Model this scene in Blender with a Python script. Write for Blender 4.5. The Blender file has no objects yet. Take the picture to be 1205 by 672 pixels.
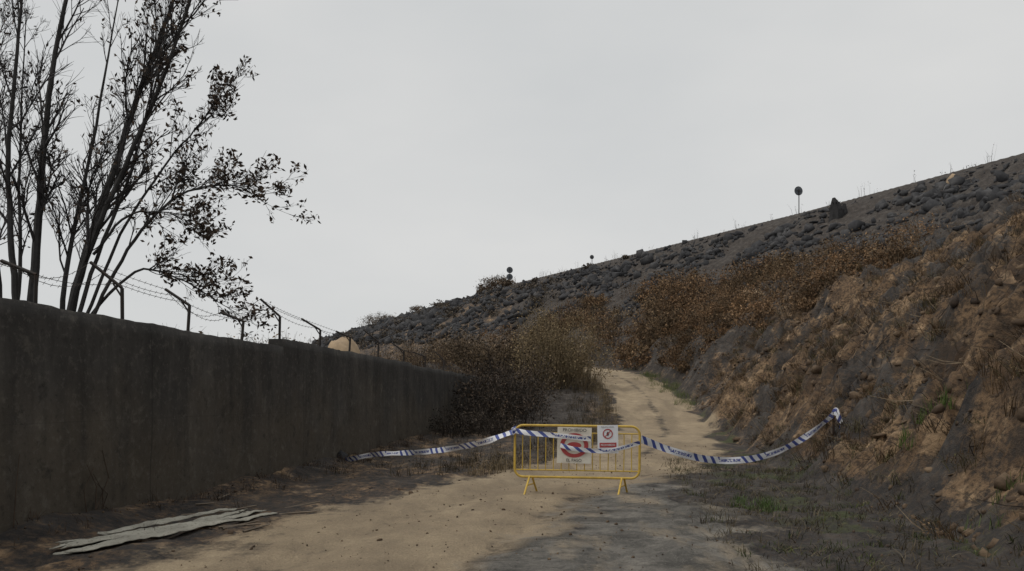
import bpy, math, random
import numpy as np
from mathutils import Vector
rng = np.random.default_rng(11)
random.seed(5)
scene = bpy.context.scene
scene.view_settings.view_transform = 'Standard'
scene.view_settings.look = 'None'
scene.view_settings.exposure = 0

# ------------------------------------------------------------------ noise
_p = rng.permutation(256); PERM = np.concatenate([_p, _p])
def perlin(x, y, seed=0):
    x = np.asarray(x, float) + seed*17.31; y = np.asarray(y, float) + seed*9.73
    xi = np.floor(x).astype(int); yi = np.floor(y).astype(int)
    fx = x-xi; fy = y-yi
    u = fx*fx*fx*(fx*(fx*6-15)+10); v = fy*fy*fy*(fy*(fy*6-15)+10)
    def g(ix, iy, dx, dy):
        h = PERM[(PERM[ix & 255] + iy) & 255]*(2*math.pi/256)
        return np.cos(h)*dx+np.sin(h)*dy
    a = g(xi, yi, fx, fy); b = g(xi+1, yi, fx-1, fy)
    c = g(xi, yi+1, fx, fy-1); d = g(xi+1, yi+1, fx-1, fy-1)
    return ((a*(1-u)+b*u)*(1-v)+(c*(1-u)+d*u)*v)*1.5
def fbm(x, y, o=4, seed=0):
    s = 0; a = 1; f = 1
    for i in range(o):
        s = s+a*perlin(x*f, y*f, seed+i*3); a *= .5; f *= 2.03
    return s
def sst(a, b, x):
    t = np.clip((x-a)/(b-a), 0, 1); return t*t*(3-2*t)
def sint(Y, xs, ys, w=2.0):
    return (np.interp(Y-w, xs, ys)+np.interp(Y, xs, ys)+np.interp(Y+w, xs, ys)+np.interp(Y-w/2, xs, ys)+np.interp(Y+w/2, xs, ys))/5

# ------------------------------------------------------------------ layout
ROAD = np.array([(-2.6,-30),(-2.2,0),(-1.5,6.4),(0.2,11.6),(2.1,15.5),(3.8,20),(5.2,25),(6.1,30),(6.75,38),(6.5,46),(5.4,52),(2.6,57),(-3,61),(-12,64),(-40,70)], float)
def chaikin(P, n=2):
    for _ in range(n):
        Q = [P[0]]
        for a, b in zip(P[:-1], P[1:]):
            Q += [a*.75+b*.25, a*.25+b*.75]
        Q.append(P[-1]); P = np.array(Q)
    return P
ROADS = chaikin(ROAD, 2)
def road_dist(X, Y):
    best = np.full(X.shape, 1e9); side = np.zeros(X.shape)
    for a, b in zip(ROADS[:-1], ROADS[1:]):
        d = b-a; L = d@d
        t = np.clip(((X-a[0])*d[0]+(Y-a[1])*d[1])/L, 0, 1)
        px = a[0]+t*d[0]; py = a[1]+t*d[1]
        r = np.hypot(X-px, Y-py)
        m = r < best
        best = np.where(m, r, best)
        sg = np.sign((X-px)*d[1]-(Y-py)*d[0])
        side = np.where(m, sg, side)
    return best, side
def footX(Y): return sint(Y, [-60,6,8.6,12,17,30,38,46,52,60,75,110,135,180,260,600],[4.0,4.3,4.6,5.1,5.9,8.0,8.9,9.0,8.6,6.5,0,-22,-35,-62,-105,-290], 2)
def crestX(Y): return 66.9-.5*Y
def crestZ(Y): return np.interp(Y, [0,56,75,109,135,221,600],[19.6,20.1,20.3,21.3,22.1,22.6,23])
def baseZ(Y): return sint(Y, [-60,14,20,25,30,38,46,55,65,80,110,150,600],[0,0,.07,.18,.45,1.85,2.9,3.8,4.5,5.5,7,8,9], 2)
def wallX(Y): return -6.06+.13*Y
def wallTop(Y):
    Y = np.asarray(Y, float)
    return np.where(Y < 13.85, 2.5-.008*(Y-7.4), np.where(Y < 22.9, 2.60-.004*(Y-14), 2.50))

def H(X, Y, full=False):
    X = np.asarray(X, float); Y = np.asarray(Y, float)
    zb = baseZ(Y)
    fx = footX(Y) + .55*perlin(Y*.35, Y*0+3.1, 5)*sst(3,8,Y)
    s = X-fx; S = np.maximum(crestX(Y)-fx, 5)
    t = np.clip(s/S, 0, 1)
    B = np.interp(Y, [0,25,40,60,80],[4.5,4.5,3.2,1.2,0.01])
    sp = np.maximum(s, 0)
    bank = B*np.tanh(sp*.9/np.maximum(B,.01))
    z = zb+bank+(crestZ(Y)-zb-B)*t**1.08
    m = sst(0, 1.3, s)
    edge = 1-sst(.86, .97, t)
    near = 1-sst(25, 60, Y)
    wx_ = X+.8*perlin(X/2.1, Y/2.1, 33); wy_ = Y+.35*X+1.1*perlin(X/2.6, Y/2.6, 34)
    gul = np.abs(perlin(wx_*.25, wy_*.75, 21)); gul2 = np.abs(perlin(wx_*.7, wy_*1.9, 23))
    rid = 1-np.abs(perlin(X*1.25+.4*Y, Y*.9, 26)); 
    z = z + m*edge*(.42*fbm(X/3.2, Y/3.2, 3, 1) + near*(-.70*np.clip(1-gul*2.2,0,1)**2 - .32*np.clip(1-gul2*2.2,0,1)**2+.25) + near*(.26*rid**3-.1) + near*.24*np.abs(fbm(X/.7, Y/.7, 3, 8)) + .09*fbm(X/.22, Y/.22, 2, 9)*near)
    z = z + m*edge*near*.20*np.tanh(6*perlin(s/1.4+.5*perlin(Y*.5, X*.2, 2), Y*.22, 37))
    z = z + m*edge*(1-near)*.5*fbm(X/7, Y/7, 4, 14)
    z = z + m*edge*sst(8,16,s)*.35*np.abs(fbm(X/1.8, Y/1.8, 3, 31))
    wx = wallX(Y)
    back = sst(.15, 2.0, wx-X)*(1-sst(34, 44, Y))
    z = z + back*(2.0+.15*fbm(X/3, Y/3, 3, 4))
    rd, side = road_dist(X, Y)
    onroad = 1-sst(1.5, 2.4, rd)
    flat = (1-m)*(1-back)
    z = z + flat*(1-onroad)*(.05*fbm(X/.9, Y/.9, 3, 6)+.03*fbm(X/.2, Y/.2, 2, 7)*(Y<40))
    rut = -.05*np.exp(-((rd-.8)/.24)**2)
    z = z + flat*onroad*(rut+.028*fbm(X/.7, Y/.7, 4, 2))
    z = z + .22*np.exp(-(np.maximum(X-wx,0)/.5)**2)*(1-back)*(1-sst(34,40,Y))*(.6+.5*perlin(Y*.7,X*0,3))
    if not full: return z
    return z, s, t, rd, side, back, m

# ------------------------------------------------------------------ mesh helpers
def link(o):
    scene.collection.objects.link(o); return o
def mesh_from(name, V, F, mat, smooth=False, col=None):
    V = np.ascontiguousarray(V, dtype=np.float32); F = np.ascontiguousarray(F, dtype=np.int32)
    me = bpy.data.meshes.new(name)
    me.vertices.add(len(V)); me.vertices.foreach_set("co", V.ravel())
    n, k = F.shape
    me.loops.add(n*k); me.loops.foreach_set("vertex_index", F.ravel())
    me.polygons.add(n)
    me.polygons.foreach_set("loop_start", np.arange(0, n*k, k, dtype=np.int32))
    me.polygons.foreach_set("loop_total", np.full(n, k, dtype=np.int32))
    if smooth: me.polygons.foreach_set("use_smooth", np.ones(n, dtype=bool))
    me.update(calc_edges=True)
    if col is not None:
        a = me.color_attributes.new("tint", 'FLOAT_COLOR', 'POINT')
        c = np.ones((len(V), 4), dtype=np.float32); c[:, :col.shape[1]] = col
        a.data.foreach_set("color", c.ravel())
    me.materials.append(mat)
    return link(bpy.data.objects.new(name, me))
class Quads:
    def __init__(s): s.q = []; s.c = []
    def add(s, q, c):
        q = np.asarray(q, float).reshape(-1, 4, 3); s.q.append(q)
        c = np.broadcast_to(np.asarray(c, float), (len(q), 3)); s.c.append(c)
    def build(s, name, mat):
        q = np.concatenate(s.q); c = np.concatenate(s.c)
        return mesh_from(name, q.reshape(-1, 3), np.arange(len(q)*4).reshape(-1, 4), mat, False, np.repeat(c, 4, 0))
def tube(Q, pts, rad, sides=5, col=(1, 1, 1)):
    pts = np.asarray(pts, float); rad = np.broadcast_to(rad, (len(pts),))
    d = np.gradient(pts, axis=0); d /= np.linalg.norm(d, axis=1)[:, None]+1e-9
    ref = np.array([0.13, .2, 1.]) if abs(d[:, 2]).mean() < .8 else np.array([1., .1, 0.05])
    u = np.cross(d, ref); u /= np.linalg.norm(u, axis=1)[:, None]+1e-9
    v = np.cross(d, u)
    a = np.arange(sides)*2*math.pi/sides
    R = pts[:, None]+(u[:, None]*np.cos(a)[None, :, None]+v[:, None]*np.sin(a)[None, :, None])*rad[:, None, None]
    R2 = np.roll(R, -1, axis=1)
    q = np.stack([R[:-1], R2[:-1], R2[1:], R[1:]], axis=2)
    Q.add(q, col)
def leaves(Q, pos, size, colA, colB):
    n = len(pos)
    a = rng.normal(size=(n, 3)); a /= np.linalg.norm(a, axis=1)[:, None]
    b = rng.normal(size=(n, 3)); b -= a*(a*b).sum(1)[:, None]; b /= np.linalg.norm(b, axis=1)[:, None]
    s = (size*rng.uniform(.6, 1.3, n))[:, None]
    q = np.stack([pos-a*s, pos-b*s*.45, pos+a*s, pos+b*s*.45+a*s*.1], axis=1)
    k = rng.random(n)[:, None]
    if np.ndim(colA) == 1:
        Q.add(q, np.array(colA)*(1-k)+np.array(colB)*k)
    else: Q.add(q, colA*(1-k)+colB*k)
def shrub(Q, x, y, z, h, r, nst, nlf, cs, cA, cB, ls=.05, w=.012, lean=(0, 0)):
    bx = x+rng.normal(0, r*.3, nst); by = y+rng.normal(0, r*.3, nst)
    L = h*rng.uniform(.45, 1.08, nst)
    ang = rng.uniform(0, 2*math.pi, nst); out = np.abs(rng.normal(0, .5, nst))*r
    base = np.stack([bx, by, np.full(nst, z-.1)], 1)
    tip = base+np.stack([np.cos(ang)*out+lean[0]*L, np.sin(ang)*out+lean[1]*L, L], 1)
    mid = (base+tip)/2+np.stack([-np.cos(ang)*out*.2, -np.sin(ang)*out*.2, L*.08], 1)+rng.normal(0, .04*h, (nst, 3))
    pa = rng.uniform(0, math.pi, nst)
    wv = np.stack([np.cos(pa), np.sin(pa), pa*0], 1)*w
    k = rng.random(nst)[:, None]*.8+.5
    Q.add(np.stack([base-wv, base+wv, mid+wv*.7, mid-wv*.7], 1), np.array(cs)*k)
    Q.add(np.stack([mid-wv*.7, mid+wv*.7, tip+wv*.2, tip-wv*.2], 1), np.array(cs)*k)
    if nlf:
        i = rng.integers(0, nst, nlf); t = rng.uniform(.15, 1, nlf)[:, None]
        p = np.where(t < .5, base[i]+(mid[i]-base[i])*t*2, mid[i]+(tip[i]-mid[i])*(t*2-1))
        p = p+rng.normal(0, .07*h, (nlf, 3))*np.array([1, 1, .6])
        f = rng.uniform(.75, 1.2)
        leaves(Q, p, ls, np.array(cA)*f, np.array(cB)*f)
def bush(Q, x, y, z, h, r, nb, per, cs, cA, cB, ls=.05, w=.012):
    """rounded bush: leaf clumps spread through an uneven dome, carried by stems"""
    a = rng.uniform(0, 6.283, nb); rr = r*np.sqrt(rng.random(nb)); k = np.sqrt(np.clip(1-(rr/r)**2*.8, 0, 1))
    cz = z+h*k*rng.uniform(.15, 1.0, nb)
    C = np.stack([x+rr*np.cos(a), y+rr*np.sin(a), cz], 1)
    base = np.stack([x+rr*np.cos(a)*.3, y+rr*np.sin(a)*.3, np.full(nb, z-.15)], 1)
    top = C+np.stack([np.cos(a)*.1*r, np.sin(a)*.1*r, np.full(nb, .16*h)], 1)*rng.uniform(.2, 1.5, (nb, 1))
    pa = rng.uniform(0, math.pi, nb); wv = np.stack([np.cos(pa), np.sin(pa), pa*0], 1)*w
    Q.add(np.stack([base-wv, base+wv, C+wv*.7, C-wv*.7], 1), np.array(cs)*(rng.random(nb)[:, None]*.8+.5))
    Q.add(np.stack([C-wv*.7, C+wv*.7, top+wv*.2, top-wv*.2], 1), np.array(cs)*(rng.random(nb)[:, None]*.8+.5))
    # per-clump leaf colour: some clumps charred, some only dried
    f = np.repeat(rng.uniform(.5, 1.25, nb), per)[:, None]
    P = np.repeat(C, per, 0)+rng.normal(0, 1, (nb*per, 3))*np.array([.14*r, .14*r, .10*h])*np.repeat(rng.uniform(.6, 1.5, nb), per)[:, None]
    leaves(Q, P, ls, np.array(cA)*f, np.array(cB)*f)
def empty(name, loc=(0, 0, 0)):
    e = bpy.data.objects.new(name, None); e.location = loc; e.empty_display_size = .2; return link(e)

# ------------------------------------------------------------------ materials
class NT:
    def __init__(s, name):
        s.m = bpy.data.materials.new(name); s.m.use_nodes = True
        s.t = s.m.node_tree; s.b = s.t.nodes["Principled BSDF"]; s.b.inputs["Roughness"].default_value = .9
        s.b.inputs["Specular IOR Level"].default_value = .2
        s.tc = s.n("ShaderNodeTexCoord").outputs["Object"]
    def n(s, ty, **k):
        x = s.t.nodes.new(ty)
        for a, b in k.items(): setattr(x, a, b)
        return x
    def L(s, a, b): s.t.links.new(a, b)
    def noise(s, scale, detail=6, rough=.6, vec=None, dist=0):
        x = s.n("ShaderNodeTexNoise"); x.inputs["Scale"].default_value = scale; x.inputs["Detail"].default_value = detail
        x.inputs["Roughness"].default_value = rough; x.inputs["Distortion"].default_value = dist
        s.L(vec or s.tc, x.inputs["Vector"]); return x.outputs["Fac"]
    def mapping(s, scale, rot=(0, 0, 0)):
        x = s.n("ShaderNodeMapping"); x.inputs["Scale"].default_value = scale; x.inputs["Rotation"].default_value = rot; s.L(s.tc, x.inputs["Vector"]); return x.outputs[0]
    def ramp(s, f, stops):
        x = s.n("ShaderNodeValToRGB"); e = x.color_ramp.elements
        while len(e) < len(stops): e.new(.5)
        for i, (p, c) in enumerate(stops):
            e[i].position = p; e[i].color = (*c, 1) if hasattr(c, '__len__') else (c, c, c, 1)
        s.L(f, x.inputs[0]); return x.outputs[0]
    def mix(s, f, a, b, mode='MIX'):
        x = s.n("ShaderNodeMix", data_type='RGBA', blend_type=mode)
        if isinstance(f, (int, float)): x.inputs[0].default_value = f
        else: s.L(f, x.inputs[0])
        for i, v in ((6, a), (7, b)):
            if hasattr(v, '__len__'): x.inputs[i].default_value = (*v, 1)
            else: s.L(v, x.inputs[i])
        return x.outputs[2]
    def math(s, op, a, b=None, c=None):
        x = s.n("ShaderNodeMath", operation=op)
        for i, v in enumerate((a, b, c)):
            if v is None: continue
            if isinstance(v, (int, float)): x.inputs[i].default_value = v
            else: s.L(v, x.inputs[i])
        return x.outputs[0]
    def out(s, col, bump=None, bs=.5, bd=.02, rough=None):
        if hasattr(col, '__len__'): s.b.inputs["Base Color"].default_value = (*col, 1)
        else: s.L(col, s.b.inputs["Base Color"])
        if bump is not None:
            x = s.n("ShaderNodeBump"); x.inputs["Strength"].default_value = bs; x.inputs["Distance"].default_value = bd
            s.L(bump, x.inputs["Height"]); s.L(x.outputs[0], s.b.inputs["Normal"])
        if rough is not None: s.b.inputs["Roughness"].default_value = rough
        return s.m
def ground_material():
    T = NT("ground_mat")
    at = T.n("ShaderNodeAttribute", attribute_name="tint")
    sep = T.n("ShaderNodeSeparateColor"); T.L(at.outputs["Color"], sep.inputs[0])
    road, brown, green, asph = sep.outputs[0], sep.outputs[1], sep.outputs[2], at.outputs["Alpha"]
    n1 = T.noise(.35, 6); n2 = T.noise(2.2, 8, .65); n3 = T.noise(11, 8, .7); n4 = T.noise(45, 4, .7)
    nm = T.noise(.8, 8, .6, T.mapping((1.5, .6, 1.0), (0, 0, .25)))
    soot = T.noise(.75, 8, .65, T.mapping((.6, 1.5, 1.3), (0, .5, -.5)))
    def ctr(x, g=2.6): return T.math('MULTIPLY_ADD', x, g, -g/2)
    c2, c3, cm = ctr(n2), ctr(n3), ctr(nm)
    def mask(m, k=.3, lo=.36, hi=.64):
        a = T.math('MULTIPLY_ADD', c2, k, m); a = T.math('MULTIPLY_ADD', c3, k*.7, a); a = T.math('MULTIPLY_ADD', cm, k, a)
        return T.ramp(a, [(lo, 0), (hi, 1)])
    burnt = T.ramp(n2, [(.3, (.028, .026, .026)), (.5, (.054, .049, .046)), (.66, (.098, .089, .082)), (.82, (.18, .16, .14))])
    burnt = T.mix(T.ramp(n3, [(.46, 0), (.7, .65)]), burnt, (.125, .093, .068))
    soil = T.ramp(nm, [(.3, (.070, .047, .032)), (.45, (.14, .092, .057)), (.58, (.225, .148, .088)), (.72, (.38, .265, .16))])
    soil = T.mix(T.ramp(n3, [(.42, .85), (.55, 0)]), soil, (.048, .036, .028))
    soil = T.mix(T.ramp(n2, [(.56, 0), (.67, .8)]), soil, (.44, .305, .185))
    soil = T.mix(T.ramp(soot, [(.52, 0), (.62, .78)]), soil, (.05, .041, .034))
    sand = T.ramp(n1, [(.3, (.33, .258, .175)), (.55, (.43, .34, .228)), (.75, (.51, .41, .28))])
    sand = T.mix(T.ramp(nm, [(.38, .7), (.55, 0)]), sand, (.21, .165, .115))
    sand = T.mix(T.ramp(n2, [(.35, .55), (.58, 0)]), sand, (.25, .197, .135))
    sand = T.mix(T.ramp(n4, [(.4, .45), (.6, 0)]), sand, (.19, .15, .105))
    sand = T.mix(T.ramp(n4, [(.6, 0), (.75, .5)]), sand, (.58, .49, .37))
    asp = T.ramp(n2, [(.3, (.065, .062, .057)), (.5, (.15, .14, .125)), (.7, (.26, .24, .21))])
    asp = T.mix(T.ramp(nm, [(.50, 0), (.62, .8)]), asp, (.33, .27, .195))
    asp = T.mix(T.ramp(soot, [(.50, 0), (.58, .7)]), asp, (.06, .056, .051))
    asp = T.mix(T.ramp(n3, [(.35, .6), (.5, 0)]), asp, (.05, .048, .045))
    asp = T.mix(T.ramp(n4, [(.55, 0), (.7, .5)]), asp, (.36, .34, .30))
    gr = T.ramp(n3, [(.3, (.04, .04, .028)), (.55, (.07, .078, .038)), (.75, (.11, .12, .055))])
    c = T.mix(mask(brown), burnt, soil)
    c = T.mix(mask(green), c, gr)
    c = T.mix(mask(road), c, sand)
    c = T.mix(mask(asph), c, asp)
    h = T.math('MULTIPLY_ADD', n3, .5, T.math('MULTIPLY_ADD', n4, .3, n2))
    return T.out(c, h, .85, .11)
M_ground = ground_material()
def tint_mat(name, rough=.85, ns=8, g=1.0):
    T = NT(name)
    at = T.n("ShaderNodeAttribute", attribute_name="tint")
    c = T.mix(1.0, at.outputs["Color"], T.ramp(T.noise(ns, 3), [(.3, .6*g), (.7, 1.0 if g > 1.2 else 1.3*g)]), 'MULTIPLY')
    return T.out(c, rough=rough)
M_veg = tint_mat("dry_vegetation_mat")
M_bark = tint_mat("burnt_bark_mat", ns=4)
def rock_mat():
    T = NT("rock_mat"); n = T.noise(.5, 8, .7); n2 = T.noise(9, 8, .7)
    c = T.ramp(n, [(.3, (.018, .018, .020)), (.5, (.046, .046, .049)), (.64, (.09, .088, .089)), (.78, (.20, .19, .18))])
    return T.out(c, n2, .6, .05)
M_rock = rock_mat()
def clod_mat():
    T = NT("clod_mat"); n = T.noise(1.1, 8, .65); n2 = T.noise(14, 8, .7)
    c = T.ramp(n, [(.3, (.040, .031, .026)), (.5, (.10, .07, .048)), (.66, (.20, .143, .093)), (.8, (.36, .265, .18))])
    return T.out(c, n2, .6, .03)
M_clod = clod_mat()
def wall_mat():
    T = NT("sooty_concrete_mat")
    st = T.noise(1.0, 8, .65, T.mapping((1.2, 1.2, .45)))
    st2 = T.noise(1.0, 6, .65, T.mapping((2.6, 2.6, .3)))
    big = T.noise(.45, 6, .6); fine = T.noise(11, 8, .75); med = T.noise(3.2, 8, .7)
    c = T.ramp(st, [(.3, (.036, .034, .032)), (.5, (.060, .056, .052)), (.7, (.098, .092, .084))])
    sep = T.n("ShaderNodeSeparateXYZ"); T.L(T.tc, sep.inputs[0])
    z = sep.outputs[2]
    low = T.ramp(T.math('MULTIPLY_ADD', big, 1.3, T.math('MULTIPLY', z, -.28)), [(.1, 0), (.5, .7)])
    c = T.mix(low, c, (.092, .076, .056))
    c = T.mix(T.ramp(med, [(.56, 0), (.66, .5)]), c, (.155, .142, .12))
    c = T.mix(T.ramp(med, [(.34, .6), (.43, 0)]), c, (.026, .025, .023))
    run = T.math('MULTIPLY_ADD', z, .09, st2)
    c = T.mix(T.ramp(run, [(.58, 0), (.80, .6)]), c, (.026, .025, .024))
    c = T.mix(T.ramp(fine, [(.54, 0), (.7, .5)]), c, (.16, .148, .13))
    c = T.mix(T.ramp(fine, [(.32, .6), (.44, 0)]), c, (.02, .02, .019))
    zz = T.math('FRACT', T.math('MULTIPLY', z, 1/1.22)); ln = T.ramp(zz, [(.0, .3), (.012, 0)])
    c = T.mix(ln, c, (.02, .019, .018))
    yy = T.math('FRACT', T.math('MULTIPLY', sep.outputs[1], 1/4.9)); l2 = T.ramp(yy, [(.0, .7), (.006, 0)])
    c = T.mix(l2, c, (.018, .017, .017))
    return T.out(c, T.math('MULTIPLY_ADD', fine, .5, st), .5, .03)
M_wall = wall_mat()
def simple(name, col, rough=.5, metal=0, ns=20, dirt=(.1, .08, .06), dn=.5, spec=.4):
    T = NT(name)
    c = T.mix(T.ramp(T.noise(ns, 6, .7), [(.45, 0), (.75, dn)]), col, dirt)
    m = T.out(c, rough=rough); T.b.inputs["Metallic"].default_value = metal; T.b.inputs["Specular IOR Level"].default_value = spec
    return m
M_yel = simple("yellow_paint_mat", (.62, .42, .075), .5, ns=9, dirt=(.30, .19, .06), dn=.7)
M_steel = simple("rusty_steel_mat", (.045, .042, .04), .85, ns=15, dirt=(.06, .04, .03), dn=.8, spec=.1)
M_white = simple("white_board_mat", (.72, .68, .59), .6, ns=5, dirt=(.48, .42, .34), dn=.6)
M_paper = simple("paper_mat", (.74, .75, .78), .6, ns=5, dirt=(.6, .6, .62), dn=.3)
M_red = simple("red_print_mat", (.40, .06, .06), .5, ns=6, dirt=(.3, .06, .06), dn=.4)
M_black = simple("black_print_mat", (.04, .04, .045), .6, ns=6, dn=.1)
M_signback = simple("sign_back_mat", (.09, .10, .115), .6, ns=6, dirt=(.06, .06, .06), dn=.5)
def sheet_mat():
    T = NT("weathered_sheet_mat"); n = T.noise(1.0, 6, .6, T.mapping((3, 3, 3))); f = T.noise(30, 5, .7)
    c = T.ramp(n, [(.3, (.22, .21, .18)), (.5, (.31, .30, .255)), (.7, (.39, .375, .32))])
    c = T.mix(T.ramp(f, [(.52, 0), (.66, .7)]), c, (.15, .13, .105))
    return T.out(c, f, .3, .01)
M_sheet = sheet_mat()
M_sandrock = simple("sandstone_mat", (.42, .31, .20), .9, ns=2, dirt=(.2, .15, .11), dn=.7)
def tape_mat():
    T = NT("police_tape_mat")
    uv = T.n("ShaderNodeUVMap"); sp = T.n("ShaderNodeSeparateXYZ"); T.L(uv.outputs[0], sp.inputs[0])
    u, v = sp.outputs[0], sp.outputs[1]
    diag = T.math('FRACT', T.math('MULTIPLY_ADD', v, .55, T.math('MULTIPLY', u, 5.2)))
    stripes = T.math('GREATER_THAN', diag, .58)
    sec = T.math('LESS_THAN', T.math('FRACT', T.math('MULTIPLY', u, 1/1.15)), .56)
    wv = T.n("ShaderNodeCombineXYZ"); T.L(T.math('MULTIPLY', u, 42), wv.inputs[0]); T.L(T.math('MULTIPLY', v, 3), wv.inputs[1])
    ln = T.math('GREATER_THAN', T.noise(1.0, 2, .5, wv.outputs[0]), .48)
    band = T.math('LESS_THAN', T.math('ABSOLUTE', T.math('SUBTRACT', v, .5)), .22)
    letters = T.math('MULTIPLY', T.math('MULTIPLY', ln, band), T.math('SUBTRACT', 1, sec))
    f = T.math('MAXIMUM', T.math('MULTIPLY', stripes, sec), letters)
    c = T.mix(f, (.82, .83, .86), (.07, .10, .33))
    m = T.out(c, rough=.35); T.b.inputs["Specular IOR Level"].default_value = .5
    return m
M_tape = tape_mat()

# ------------------------------------------------------------------ terrain
def steps(a, b, f):
    out = [a]
    while out[-1] < b: out.append(out[-1]+f(out[-1]))
    return out
xr = steps(2.2, 17, lambda x: .085) ; xr = xr[:-1]+steps(xr[-1], 85, lambda x: .1+.012*(x-17)); xr = xr[:-1]+steps(xr[-1], 1500, lambda x: 2+.3*(x-84))
xl = steps(-2.2, 80, lambda x: .14+.006*max(x, 0)); xl = xl[:-1]+steps(xl[-1], 1500, lambda x: 2+.3*(x-79))
xs = np.unique(np.round(np.concatenate([[-v for v in xl], np.array(xr)]), 4))
yr = steps(3.0, 260, lambda y: max(.08, .0072*y)); yr = yr[:-1]+steps(yr[-1], 2500, lambda y: 3+.3*(y-259))
yl = steps(-3.0, 60, lambda y: .3+.1*max(0, y+2)); yl = yl[:-1]+steps(yl[-1], 1500, lambda y: 10+.3*(y-60))
ys = np.unique(np.round(np.concatenate([[-v for v in yl], np.array(yr)]), 4))
GX, GY = np.meshgrid(xs, ys)
shape = GX.shape
Z, s, t, rd, side, back, m = H(GX.ravel(), GY.ravel(), True)
X = GX.ravel(); Y = GY.ravel()
hw = np.interp(Y, [0, 6, 12, 20, 30], [2.1, 2.0, 1.8, 1.65, 1.7])
wob = .4*fbm(X/1.6, Y/1.6, 3, 40)
wide = np.interp(Y, [5, 20], [1.0, .5])
road = 1-sst(-1.1, 1.2, (rd-hw+wob)/wide*.9)
road = road*(1-.45*np.exp(-(rd/.28)**2)*sst(12, 20, Y))*np.interp(Y, [5, 9, 15], [.78, .9, 1.0])
trk = np.exp(-((rd-.85+.12*perlin(Y*.4, X*0, 9))/.16)**2)*(1-sst(12, 22, Y))
road = road*(1-.22*trk)
brown = sst(-.2, .7, s)*(1-sst(6, 13, s+2*fbm(X/4, Y/4, 2, 44)))*(1-sst(26, 46, Y))
brown = brown*np.clip(.72+.9*fbm(X/1.8, Y/1.8, 3, 41), 0, 1)
brown = np.maximum(brown, .25*sst(1, 3, s)*(1-sst(.35, .6, t)))
brown = np.maximum(brown, .25*(back > 0))
brown = np.maximum(brown, .44*(X < 0)*(1-back))
brown = np.maximum(brown, .40*(1-sst(2.5, 5, rd))*(Y > 15)*(1-m))
green = np.clip(.20+.8*fbm(X/1.1, Y/1.1, 3, 42), 0, .55)*sst(-2.6, -1.6, s)*(1-sst(-.1, .8, s))*(Y > 2)*(1-sst(52, 60, Y))
ac = np.interp(Y, [0, 6.4, 10, 16], [.9, 1.2, 1.85, 3.3]); aw = np.interp(Y, [6.4, 16], [1.4, .7])
asph = (1-sst(-1.1, 1.2, np.abs(X-ac)-aw+.6*fbm(X/1.3, Y/1.3, 3, 43)))*(1-sst(11, 17, Y))*.9
green = green*(1-asph)
ch = np.exp(-(((X-3.1)/.8)**2+((Y-11.0)/1.1)**2))
ch = np.maximum(ch, .8*np.exp(-(((X-2.6)/.6)**2+((Y-8.0)/.5)**2)))
asph = asph*(1-.8*ch); road = road*(1-.8*ch)*(1-.5*asph)
COL = np.stack([road, brown, green, asph], 1)
V = np.stack([X, Y, Z], 1)
ny, nx = shape
idx = np.arange(nx*ny).reshape(ny, nx)
F = np.stack([idx[:-1, :-1], idx[:-1, 1:], idx[1:, 1:], idx[1:, :-1]], -1).reshape(-1, 4)
isroad = (rd < hw+.5)
fr = isroad[F].all(1)
def sub(name, mask):
    f = F[mask]; u, inv = np.unique(f, return_inverse=True)
    return mesh_from(name, V[u], inv.reshape(f.shape), M_ground, True, COL[u])
sub("dirt_road", fr); sub("burnt_hillside_ground", ~fr)

# ------------------------------------------------------------------ rocks
import bmesh
def ico(sub_):
    bm = bmesh.new(); bmesh.ops.create_icosphere(bm, subdivisions=sub_, radius=1)
    v = np.array([x.co[:] for x in bm.verts]); f = np.array([[q.index for q in p.verts] for p in bm.faces]); bm.free(); return v, f
def rocks(name, px, py, size, mat, sub_=1, sink=.2, smooth=False):
    v0, f0 = ico(sub_); n = len(px); k = len(v0)
    pz = H(px, py)
    P = np.repeat(v0[None], n, 0)
    for _ in range(5):
        nn = rng.normal(size=(n, 1, 3)); nn /= np.linalg.norm(nn, axis=2, keepdims=True)
        dd = rng.uniform(.3, .7, (n, 1, 1)); dot = (P*nn).sum(2, keepdims=True)
        P = P-nn*np.maximum(dot-dd, 0)
    jit = 1+rng.normal(0, .12, (n, k, 1))
    sc = rng.uniform(.5, 1.6, (n, 1, 3))*np.array([1, 1, .9])
    P = P*jit*sc*size[:, None, None]*1.25
    a = rng.uniform(0, 6.283, n); c, s_ = np.cos(a)[:, None], np.sin(a)[:, None]
    tl = rng.normal(0, .7, n); ct, stt = np.cos(tl)[:, None], np.sin(tl)[:, None]
    y1 = P[..., 1]*ct-P[..., 2]*stt; zz1 = P[..., 1]*stt+P[..., 2]*ct
    x2 = P[..., 0]*c-y1*s_; y2 = P[..., 0]*s_+y1*c
    W = np.stack([x2+px[:, None], y2+py[:, None], zz1+(pz+size*sink)[:, None]], -1)
    FF = (f0[None]+np.arange(n)[:, None, None]*k).reshape(-1, 3)
    return mesh_from(name, W.reshape(-1, 3), FF, mat, smooth)
def scatter(n, y0, y1, tf, ypow=1.0):
    yy = y0+(y1-y0)*rng.random(n)**ypow
    fx = footX(yy); S = crestX(yy)-fx
    tt = tf(n)
    return fx+S*tt, yy, tt
px, py, tt = scatter(19000, 18, 240, lambda n: rng.uniform(.2, .965, n), 1.5)
d = np.hypot(px, py); sz = np.exp(rng.normal(-2.2, .68, len(px)))*(.75+.010*d)
sz = np.minimum(sz, np.interp(d, [20, 60, 140, 240], [.22, .5, .9, 1.1]))*(1-.6*sst(.84, .94, tt))
keep = fbm(px/9, py/9, 3, 50) > -.25
rocks("burnt_rock_slope", px[keep], py[keep], sz[keep], M_rock, 1, .1)
py = rng.uniform(4, 42, 3600); px = footX(py)+rng.gamma(1.6, 2.6, len(py))
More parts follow.
